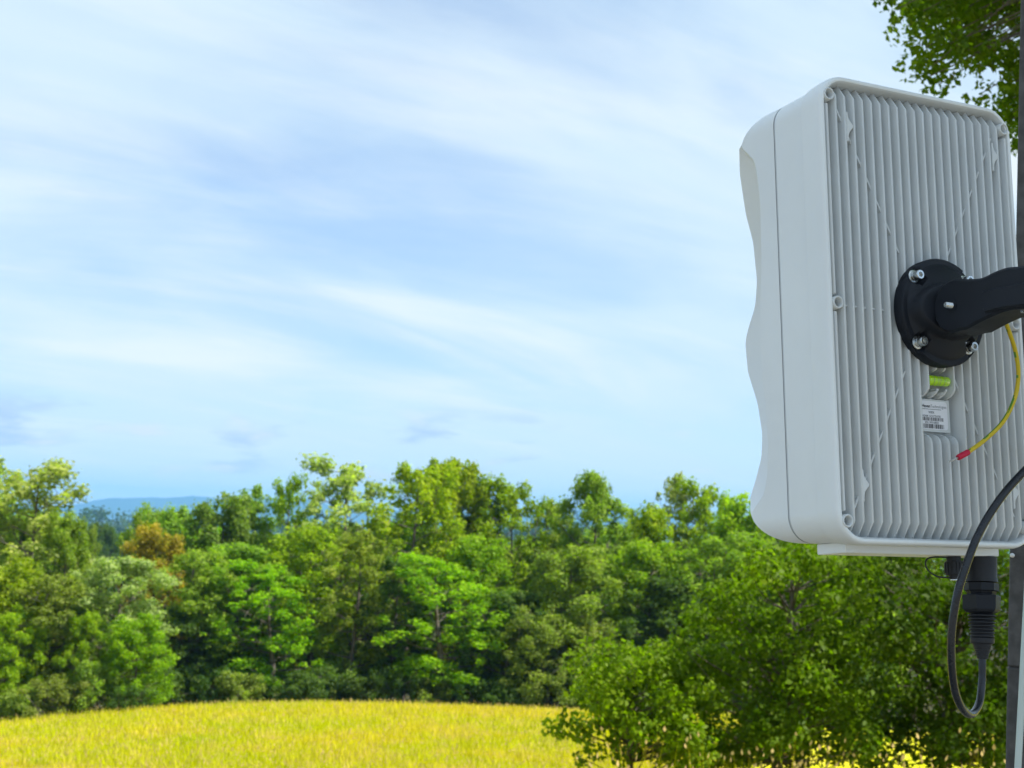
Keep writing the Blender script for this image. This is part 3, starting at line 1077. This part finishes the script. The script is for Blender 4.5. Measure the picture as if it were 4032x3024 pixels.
# front cover with its wavy scooped edges, lofted from horizontal slices
def build_cover():
    a, b, R = A_ - .0052, B_ - .0052, RC - .005
    y0, yf = .0765, .1365
    zt, zb = .060, .046

    def y_front(z):
        rz = zt if z > 0 else zb
        s = (abs(z) - (b - rz)) / rz
        return y0 + (yf - y0) * math.sqrt(max(0.0, 1 - max(0, s) ** 2))

    def sm(tab):
        zz_ = np.linspace(-.2, .2, 801)
        tab = sorted(tab)
        v = np.interp(zz_, [t[0] for t in tab], [t[1] for t in tab])
        k = np.hanning(43)
        k /= k.sum()
        v2 = np.convolve(np.pad(v, 21, 'edge'), k, 'valid')
        return lambda z: float(np.interp(z, zz_, v2))
    fa = sm([(.186, .1300), (.1775, .1215), (.166, .1085), (.1478, .1042), (.1185, .1014), (.0675, .1026), (.03, .1056), (0, .1084), (-.045, .1090), (-.083, .1040),
             (-.12, .1030), (-.149, .1058), (-.165, .1105), (-.174, .120), (-.182, .1330)])
    raw = [(.1638, .1333), (.1249, .1262), (.0964, .1161), (.0569, .1122), (.0323, .1168), (.0095, .1312), (-.0025, .1356), (-.0336, .1327),
           (-.0685, .1184), (-.1017, .1122), (-.1261, .1144), (-.1497, .1249), (-.1661, .1339)]
    fb = sm([(.186, .1320)] + raw + [(-.182, .1340)])
    zs = np.unique(np.round(np.concatenate([b - (b - .17) * (np.linspace(0, 1, 26) ** 1.7), np.linspace(-.17, .17, 150), -b + (b - .17) * (np.linspace(0, 1, 26) ** 1.7)]), 6))
    rows = []
    for z in zs:
        xl = a - R + math.sqrt(max(0.0, R * R - max(0, abs(z) - (b - R)) ** 2))
        yF = y_front(z)
        ya = min(fa(z), yF)
        wv = max(0.0, fb(z) - ya)                 # how far the scooped face shows past the side's edge
        if not -.182 < z < .186:
            ya, wv = yF, 0.0
        q = (z + .182) / .368
        g_ = .042 * max(0.0, math.sin(math.pi * min(max(q, 0), 1))) ** .75 if wv > 0 else 0.0    # how deep the scooped wall lies inside the side
        g_ = min(g_, wv * 4.5)
        ys = ya + g_ / .80
        yb = ys + wv
        dx = g_
        half = [(xl, y0 + (ya - y0) * t) for t in np.linspace(0, 1, 7)]
        for t in np.linspace(0, 1, 4)[1:]:
            half.append((xl - dx * t, ya + (ys - ya) * t))
        for t in np.linspace(0, 1, 6)[1:]:
            half.append((xl - dx, ys + (yb - ys) * t))
        xe = xl - dx
        for t in np.linspace(0, 1, 9)[1:]:
            half.append((xe * (1 - t), yb + .004 * math.sin(t * math.pi / 2) * (1 if ya < yF - 1e-5 else (yF - y0) / (yf - y0))))
        left = [(-x, y, z) for x, y in half]
        right = [(x, y, z) for x, y in half[::-1][1:]]
        rows.append(left + right)
    m = MB()
    m.grid(rows)
    return m.build('front_cover', M['white'], ant, smooth=14)


build_cover()

# plate under the box
m = MB()
m.prism([(-.0900, .030), (.1020, .030), (.1045, .0335), (.1045, .070), (-.0900, .070)], lambda a, b, t: (a, b, t), -.2264, -.2165, .0008)
m.build('bottom_plate', M['white'], ant)

# spirit level
vial = MB()
vial.lathe([(-.0002, .0030), (.0006, .0046), (.0020, .0050), (.0240, .0050), (.0258, .0044), (.0270, .0026), (.0272, .0004)], (-.0038, .0045, -.0638), (1, 0, 0), 24)
vo = vial.build('level_vial', M['vial'], ant, smooth=40)
for x in (.0010, .0062, .0088, .0140):
    r_m = MB()
    r_m.lathe([(0, .00508), (.00045, .00508)], (x, .0045, -.0638), (1, 0, 0), 24, caps=False)
    r_m.build('level_line', M['ink_grey'], vo)
bb = MB()
bb.lathe([(-.0024, .0002), (-.0016, .0012), (0, .0016), (.0016, .0012), (.0024, .0002)], (.0185, .0003, -.0652), (1, 0, 0), 14)
bb.build('level_bubble', M['bubble'], vo, smooth=60)

# sticker with print
ST_Y = .0118
def rr2(x0, z0, x1, z1, r, n=6):
    P = []
    for cx, cz, t0 in ((x1 - r, z1 - r, 0), (x0 + r, z1 - r, 90), (x0 + r, z0 + r, 180), (x1 - r, z0 + r, 270)):
        for k in range(n + 1):
            t = math.radians(t0 + 90 * k / n)
            P.append((cx + r * math.cos(t), cz + r * math.sin(t)))
    return P


m = MB()
m.prism(rr2(-.0140, -.1093, .0268, -.0822, .003), lambda a, b, t: (a, t, b), ST_Y, ST_Y + .0004)
stk = m.build('sticker', M['sticker'], ant)
m = MB()
m.box((-.0150, ST_Y + .0004, -.1115), (.0300, FLOOR + .0004, -.0805))
m.build('sticker_pad', M['rib_shade_grey'], housing)
PR = ST_Y - .00012


def lettering(text, x, z, size, mat, bold=0.0, align='LEFT', width=None):
    cu = bpy.data.curves.new('lettering', 'FONT')
    cu.body = text
    cu.size = 1.0
    cu.align_x = align
    cu.offset = bold
    cu.resolution_u = 2
    o = bpy.data.objects.new('lettering', cu)
    COL.objects.link(o)
    dg = bpy.context.evaluated_depsgraph_get()
    me = bpy.data.meshes.new_from_object(o.evaluated_get(dg))
    bpy.data.objects.remove(o)
    co = np.array([v.co[:] for v in me.vertices])
    sx = size
    if width:
        sx = width / (co[:, 0].max() - co[:, 0].min())
        co[:, 0] -= co[:, 0].min() if align == 'LEFT' else (co[:, 0].max() + co[:, 0].min()) / 2
    for v, c in zip(me.vertices, co):
        v.co = (c[0] * sx, 0, c[1] * size)
    me.materials.clear()
    me.materials.append(mat)
    return obj('lettering', me, stk, (x, PR, z))


lettering('Haven', -.0052, -.0885, .0042, M['ink'], .03, width=.0105)
lettering('Technologies', .0057, -.0885, .0042, M['ink_grey'], 0, width=.0200)
m = MB()
rg = np.random.default_rng(2)
x = -.0050
while x < .0185:
    L = rg.uniform(.0005, .0013)
    m.add([(x, PR, -.0904), (x + L, PR, -.0904), (x + L, PR, -.0897), (x, PR, -.0897)], [(0, 1, 2, 3)])
    x += L + .0004
m.build('fine_print', M['ink_grey'], stk)
lettering('WIFIX', .0064, -.0942, .0034, M['ink_grey'], .02, 'CENTER', .0075)
lettering('ADAM 1GOUTDOOR', .0064, -.0975, .0028, M['ink_grey'], .015, 'CENTER', .0232)
lettering('S/N: W0168031', .0064, -.1037, .0029, M['ink_grey'], .02, 'CENTER', .0175)
for z0, z1, x0, x1, sd_ in ((-.1012, -.0979, -.0080, .0208, 4), (-.1084, -.1042, -.0088, .0216, 9)):
    rg = np.random.default_rng(sd_)
    m = MB()
    x = x0
    while x < x1:
        L = rg.choice([.00028, .0005, .0009])
        m.add([(x, PR, z0), (x + L, PR, z0), (x + L, PR, z1), (x, PR, z1)], [(0, 1, 2, 3)])
        x += L + rg.choice([.0003, .0005, .0007])
    m.build('barcode', M['ink'], stk)
m = MB()
ring = [(math.cos(t), math.sin(t)) for t in np.linspace(0, 2 * math.pi, 33)[:-1]]
m.grid([[(-.0090 + .0031 * c, PR, -.0878 + .0036 * s) for c, s in ring], [(-.0090 + .0021 * c, PR, -.0878 + .0025 * s) for c, s in ring]], closed_u=True)
m.build('logo_ring', M['ink'], stk)
m = MB()
m.cap([(-.0090 + .0017 * a, PR, -.0878 + .0019 * b) for a, b in ((-1, .4), (-.5, .8), (0, .5), (.6, .8), (1, .3), (.4, -.5), (0, -.9), (-.6, -.4))])
m.build('logo_heart', M['ink_grey'], stk)

# ------------------------------------------------------------------ bracket: flange, hub, arm
def build_flange():
    RD, n_r, n_t = .0522, 44, 144
    bolts = [(-.0335, .0318), (-.0330, -.0315), (.0300, .0330), (.0305, -.0315)]
    rows = []
    for i in range(n_r + 1):
        r = RD * i / n_r
        row = []
        for j in range(n_t):
            t = 2 * math.pi * j / n_t
            x, z = r * math.cos(t), r * math.sin(t)
            rim = min(1.0, (RD - r) / .0022)
            h = .0105 + .0022 * math.sqrt(max(0, 1 - (1 - rim) ** 2))
            inner = max(0.0, 1 - (r / .046) ** 2)
            h += .0095 * inner ** .7
            # raised oval that carries the hinge
            e = math.hypot((x + .001) / .0455, (z + .001) / .0270)
            s = np.clip((1.0 - e) / .13, 0, 1)
            h += .0105 * s * s * (3 - 2 * s)
            for bx_, bz_ in bolts:
                dx, dz = x - bx_, z - bz_
                # pocket cut around each bolt, open to the outside
                rad = np.array([bx_, bz_]) / math.hypot(bx_, bz_)
                u = dx * rad[0] + dz * rad[1]
                v = -dx * rad[1] + dz * rad[0]
                q = max(abs(v) - (.0085 - .35 * max(0, -u)), -u - .0095, u - .0095)
                s = np.clip(-q / .0022, 0, 1)
                s = s * s * (3 - 2 * s)
                h = h * (1 - s) + min(h, .0088) * s
            row.append((x, -h + .002, z))
        rows.append(row)
    rows.append([(.0520 * math.cos(2 * math.pi * j / n_t), .0012, .0520 * math.sin(2 * math.pi * j / n_t)) for j in range(n_t)])
    m = MB()
    m.grid(rows, closed_u=True)
    m.cap(rows[-1])
    fl = m.build('mount_flange', M['black'], ant, smooth=38, loc=(.0080, 0, 0))
    bt = MB()
    bt.lathe([(.0, .0060), (-.0006, .0064), (-.0014, .0064), (-.0016, .0060)], (0, 0, 0), (0, 1, 0), 22)           # washer
    bt.lathe([(-.0016, .0046), (-.0040, .0046), (-.0042, .0044)], (0, 0, 0), (0, 1, 0), 22)
    bt.lathe([(-.0042, .0041), (-.0046, .0046), (-.0098, .0046), (-.0106, .0041), (-.0106, .0024)], (0, 0, 0), (0, 1, 0), 22, caps=False)
    bt.lathe([(-.0106, .0024), (-.0080, .0023), (-.0078, .0002)], (0, 0, 0), (0, 1, 0), 6, caps=False)            # hex socket
    tmp = bt.build('bolt', M['steel'], None, smooth=40)
    me = tmp.data
    bpy.data.objects.remove(tmp)
    for bx_, bz_ in bolts:
        obj('bolt', me, fl, (bx_, -.0068, bz_))


build_flange()


def yz(a, b, t):
    return (t, a, b)


def arm_piece(name, top, bot, x0, x1, bev, parent):
    P = [tuple(q) for q in curve(top, 26)] + [tuple(q) for q in curve(bot, 26)]
    m = MB()
    m.prism(P, yz, x0, x1, bev)
    return m.build(name, M['black'], parent, smooth=36)


cz = -.0045
arc = [(-.0510 + .0250 * math.cos(t), cz + .0250 * math.sin(t)) for t in np.linspace(math.radians(-105), math.radians(100), 11)]
P = arc + [tuple(q) for q in curve([(-.0600, .0190), (-.0738, .0158), (-.0877, .0140), (-.1031, .0162), (-.1181, .0168), (-.1388, .0140), (-.1900, .0110)], 22)]
P += [(-.1900, -.0270)] + [tuple(q) for q in curve([(-.1353, -.0235), (-.1146, -.0215), (-.0905, -.0240), (-.0656, -.0292)], 14)]
m = MB()
m.prism(P, yz, -.0215, .0130, .0022)
arm = m.build('mount_arm', M['black'], ant, smooth=36)
# outer link of the arm, a raised cheek with a step where it meets the knuckle
m = MB()
m.prism([(-.0900, .0002), (-.1000, .0009), (-.1376, -.0012), (-.2000, -.0030), (-.2000, -.0250), (-.1376, -.0215), (-.1180, -.0195), (-.1000, -.0190), (-.0915, -.0190), (-.0895, -.0150)],
        yz, -.0245, -.0205, .0014)
m.build('arm_cheek', M['black'], arm, smooth=36)
# pivot screw with nut recess
m = MB()
m.lathe([(0, .0062), (.0010, .0062), (.0012, .0050)], (-.0212, -.0512, cz), (-1, 0, 0), 6)
m.build('hinge_nut', M['black'], arm)
m = MB()
prof = []
for k in range(12):
    prof += [(.0006 + k * .0007, .0026), (.0006 + k * .0007 + .00035, .0022)]
m.lathe(prof + [(.0092, .0018)], (-.0212, -.0512, cz), (-1, 0, 0), 16)
m.build('hinge_screw', M['steel'], arm, smooth=20)
m = MB()
m.lathe([(0, .0030), (.0030, .0030), (.0034, .0024)], (-.010, -.1240, -.0205), (0, 0, -1), 14)
m.build('arm_bolt', M['steel'], arm, smooth=40)

# ------------------------------------------------------------------ earth wire
pts = [(.010, -.060, -.020), (.0300, -.0560, -.0120), (.0431, -.0500, -.0094), (.0554, -.0450, -.0219), (.0674, -.0400, -.0395), (.0742, -.0350, -.0601), (.0726, -.0300, -.0814), (.0611, -.0250, -.1033),
       (.0419, -.0200, -.1207), (.0210, -.0180, -.1337)]
C_ = curve(pts, 70)
m = MB()
m.tube(C_, .0021, 14)
wire = m.build('earth_wire', M['wire'], ant, smooth=50)
st = wire.data.attributes.new('stripe', 'FLOAT', 'FACE')
vals = []
for pgn in wire.data.polygons:
    c = np.array(pgn.center)
    k = int(np.argmin(((C_ - c) ** 2).sum(1)))
    off = c - C_[k]
    vals.append(1.0 if (off[0] * -.75 + off[2] * .65) > .0016 else 0.0)
st.data.foreach_set('value', vals)
e0, e1 = np.array((.0216, -.0180, -.1333)), np.array((.0095, -.0160, -.1392))
m = MB()
m.tube([e0 + (e1 - e0) * t for t in (0, .08, .12, .9, 1.0)], [.0025, .0029, .0029, .0029, .0025], 16)
m.build('wire_ferrule', M['red'], wire, smooth=40)
m = MB()
m.tube([e1, e1 + (np.array((-.001, -.014, -.1437)) - e1) * .6, np.array((-.001, -.014, -.1437))], [.0009, .0011, .0004], 8)
m.build('wire_pin', M['steel'], wire, smooth=40)

# ------------------------------------------------------------------ connectors and network cable
CX, CY = .0930, .0450
dn = (-.055, 0, -1.0)
GS = .76                                   # length scale of the gland
cap = empty('connector_cap')
cap.matrix_world = DEV_M @ Matrix.Translation((.0570, .0450, -.2266))
tag(cap, 'small black ribbed connector cap with a thin lanyard under the antenna', 'connector cap')
m = MB()
m.lathe([(0, .0070), (.0045, .0070), (.0045, .0080), (.0050, .0085), (.0170, .0085), (.0180, .0078), (.0180, .0055), (.0215, .0050), (.0222, .0038)], (0, 0, 0), (0, 0, -1), 24)
co = m.build('cap_body', M['rubber'], cap, smooth=30)
for k in range(16):
    t = 2 * math.pi * k / 16
    m = MB()
    m.box((-.0008, .0079, -.0160), (.0008, .0093, -.0060))
    o = m.build('grip_rib', M['rubber'], co)
    o.rotation_euler = (0, 0, t)
m = MB()
m.lathe([(0, .0045), (.0008, .0045), (.0012, .0030)], (0, 0, -.0220), (0, 0, -1), 16)
m.build('cap_screw', M['steel'], cap, smooth=40)
m = MB()
m.tube(curve([(-.006, 0, -.0010), (-.022, .002, -.0008), (-.034, 0, -.0030), (-.0375, -.001, -.0090), (-.0330, -.001, -.0150), (-.0220, 0, -.0195), (-.0080, 0, -.0205), (0, 0, -.0205)], 40), .0008, 8)
m.build('lanyard', M['rubber'], cap, smooth=60)

cab = empty('network_cable')
cab.matrix_world = DEV_M @ Matrix.Translation((CX, CY, -.2266))
tag(cab, 'thick black network cable looping down from its gland and up past the ribs', 'cable')
m = MB()
m.lathe([(GS * h, .84 * r) for h, r in [(0, .0185), (.0250, .0180), (.0320, .0190)]], (0, 0, 0), dn, 28)
m.build('connector_socket', M['rubber'], cab, smooth=30)
m = MB()
m.lathe([(GS * h, .84 * r) for h, r in [(.0330, .0165), (.0335, .0198), (.0430, .0198), (.0440, .0175), (.0475, .0160), (.0482, .0160)]], (0, 0, 0), dn, 8)
m.build('lock_nut', M['black'], cab)
m = MB()
m.lathe([(GS * h, .84 * r) for h, r in [(.0485, .0180), (.0490, .0218), (.0500, .0224), (.0670, .0216), (.0700, .0190), (.0715, .0160)]], (0, 0, 0), dn, 6)
m.build('gland_nut', M['black'], cab)
m = MB()
prof = [(.0705, .0150)]
for k in range(7):
    h = .0730 + k * .0043
    R0 = .0162 - .0004 * k
    prof += [(h, .0125), (h + .0013, R0), (h + .0026, R0), (h + .0038, .0125)]
prof += [(.1035, .0140), (.1095, .0135), (.1105, .0115)]
m.lathe([(GS * h, .84 * r) for h, r in prof], (0, 0, 0), dn, 26)
m.build('gland_bellows', M['rubber'], cab, smooth=34)
m = MB()
prof = []
for k in range(7):
    h = .1100 + k * .0028
    R0 = .0112 - .00075 * k
    prof += [(h, R0), (h + .0018, R0 - .0003), (h + .0021, R0 - .0012), (h + .0028, R0 - .0012)]
m.lathe([(GS * h, .84 * r) for h, r in prof], (0, 0, 0), dn, 22)
m.build('strain_relief', M['rubber'], cab, smooth=34)
cp = np.array([(.0874, .045, -.3230), (.0868, .045, -.3300), (.0848, .045, -.3478), (.0746, .040, -.3666), (.0541, .030, -.3756), (.0284, .015, -.3692), (.0056, 0, -.3521), (-.0084, -.012, -.3243),
               (-.0155, -.022, -.2971), (-.0150, -.030, -.2678), (-.0081, -.035, -.2430), (.0048, -.040, -.2132), (.0240, -.045, -.1853), (.0464, -.050, -.1616), (.0700, -.058, -.1420),
               (.1150, -.060, -.1280), *[tuple(DEV_M.inverted() @ Vector(at(x_, y_, 1.93))) for x_, y_ in ((4105, 1800), (4112, 2250), (4108, 2900), (4104, 3900), (4100, 5200))]]) - np.array((CX, CY, -.2266))
m = MB()
m.tube(curve(cp, 150), .00372, 20)
m.build('cable_sheath', M['sheath'], cab, smooth=60)

# ------------------------------------------------------------------ charcoal post with a pale pipe
pd = 1.98
p_top, p_bot = at(4019, 0, pd), at(3959, 3024, pd)
dirv = (p_top - p_bot) / (p_top[2] - p_bot[2])
gz = float(ground_z(p_bot[0], pd))
base = p_bot + dirv * (gz - p_bot[2])
post = empty('post', base)
tag(post, 'rough charcoal post at the right edge behind the antenna', 'post')
PW = .105
PC, PS = math.cos(math.radians(19)), math.sin(math.radians(19))


def post_piece(name, z0, z1, grow=0.0, parent=post):
    m = MB()
    P = rr2(-grow, -grow, PW + grow, PW + grow, .004, 3)
    m.prism(P, lambda a, b, t: (a * PC + b * PS + dirv[0] * t, b * PC - a * PS + dirv[1] * t, t), z0, z1, .0012)
    return m.build(name, M['post'], parent)


zj = float(at(3968, 2625, pd)[2] - gz)
post_piece('lower_sleeve', -.3, zj - .0008)
post_piece('upper_sleeve', zj + .0008, 3.6)
post_piece('core', zj - .004, zj + .004, -.003)
sp_ = at(3984, 2187, pd) - base
m = MB()
m.lathe([(-.004, .0030), (.0035, .0030), (.0042, .0018)], (sp_[0], sp_[1] - .002, sp_[2]), (-PS, -PC, 0), 14)
m.build('post_screw', M['steel'], post, smooth=40)
# stay from the post that holds the outer end of the bracket arm
inv = DEV_M
aend = np.array(inv @ Vector((0, -.180, -.010))) - base
pend = np.array((dirv[0] * aend[2] + PW * .6, dirv[1] * aend[2] + .002, aend[2]))
m = MB()
m.tube(curve([aend, aend + (.14, -.01, 0), aend + (.20, .10, 0), pend + (.02, -.06, 0), pend], 30), .016, 14)
m.build('bracket_stay', M['black'], post, smooth=50)

q0, q1 = at(4055, 2150, 1.90), at(4008, 3024, 1.90)
dv = (q0 - q1) / (q0[2] - q1[2])
gzz = float(ground_z(q1[0], 1.9))
b0_ = q1 + dv * (gzz - q1[2])
m = MB()
t1, t2 = -.1, q0[2] + .45 - gzz
m.tube([dv * t1, dv * t2 * .5, dv * t2], .0042, 16)
pipe = m.build('pipe', M['pvc'], None, smooth=50, loc=b0_)
tag(pipe, 'thin pale plastic pipe leaning in front of the charcoal post at the lower right edge', 'pipe')

# ------------------------------------------------------------------ air
def build_haze():
    m = bpy.data.materials.new('air')
    m.use_nodes = True
    m.node_tree.nodes.clear()
    t = NT(m.node_tree)
    out = t.n('ShaderNodeOutputMaterial')
    v = t.n('ShaderNodeVolumePrincipled')
    v.inputs['Color'].default_value = (0.24, 0.58, 1.0, 1)
    v.inputs['Density'].default_value = HAZE_DENSITY
    v.inputs['Anisotropy'].default_value = 0.0
    t.t.links.new(v.outputs[0], out.inputs['Volume'])
    mb = MB()
    mb.box((-13800, -13800, -175), (13800, 13800, MTN_TOP + 25))
    o = mb.build('haze', m)
    tag(o, 'thin blue air between the viewer and the far mountains', 'haze', kind='stuff')


HAZE_DENSITY = 1.0e-4
build_haze()
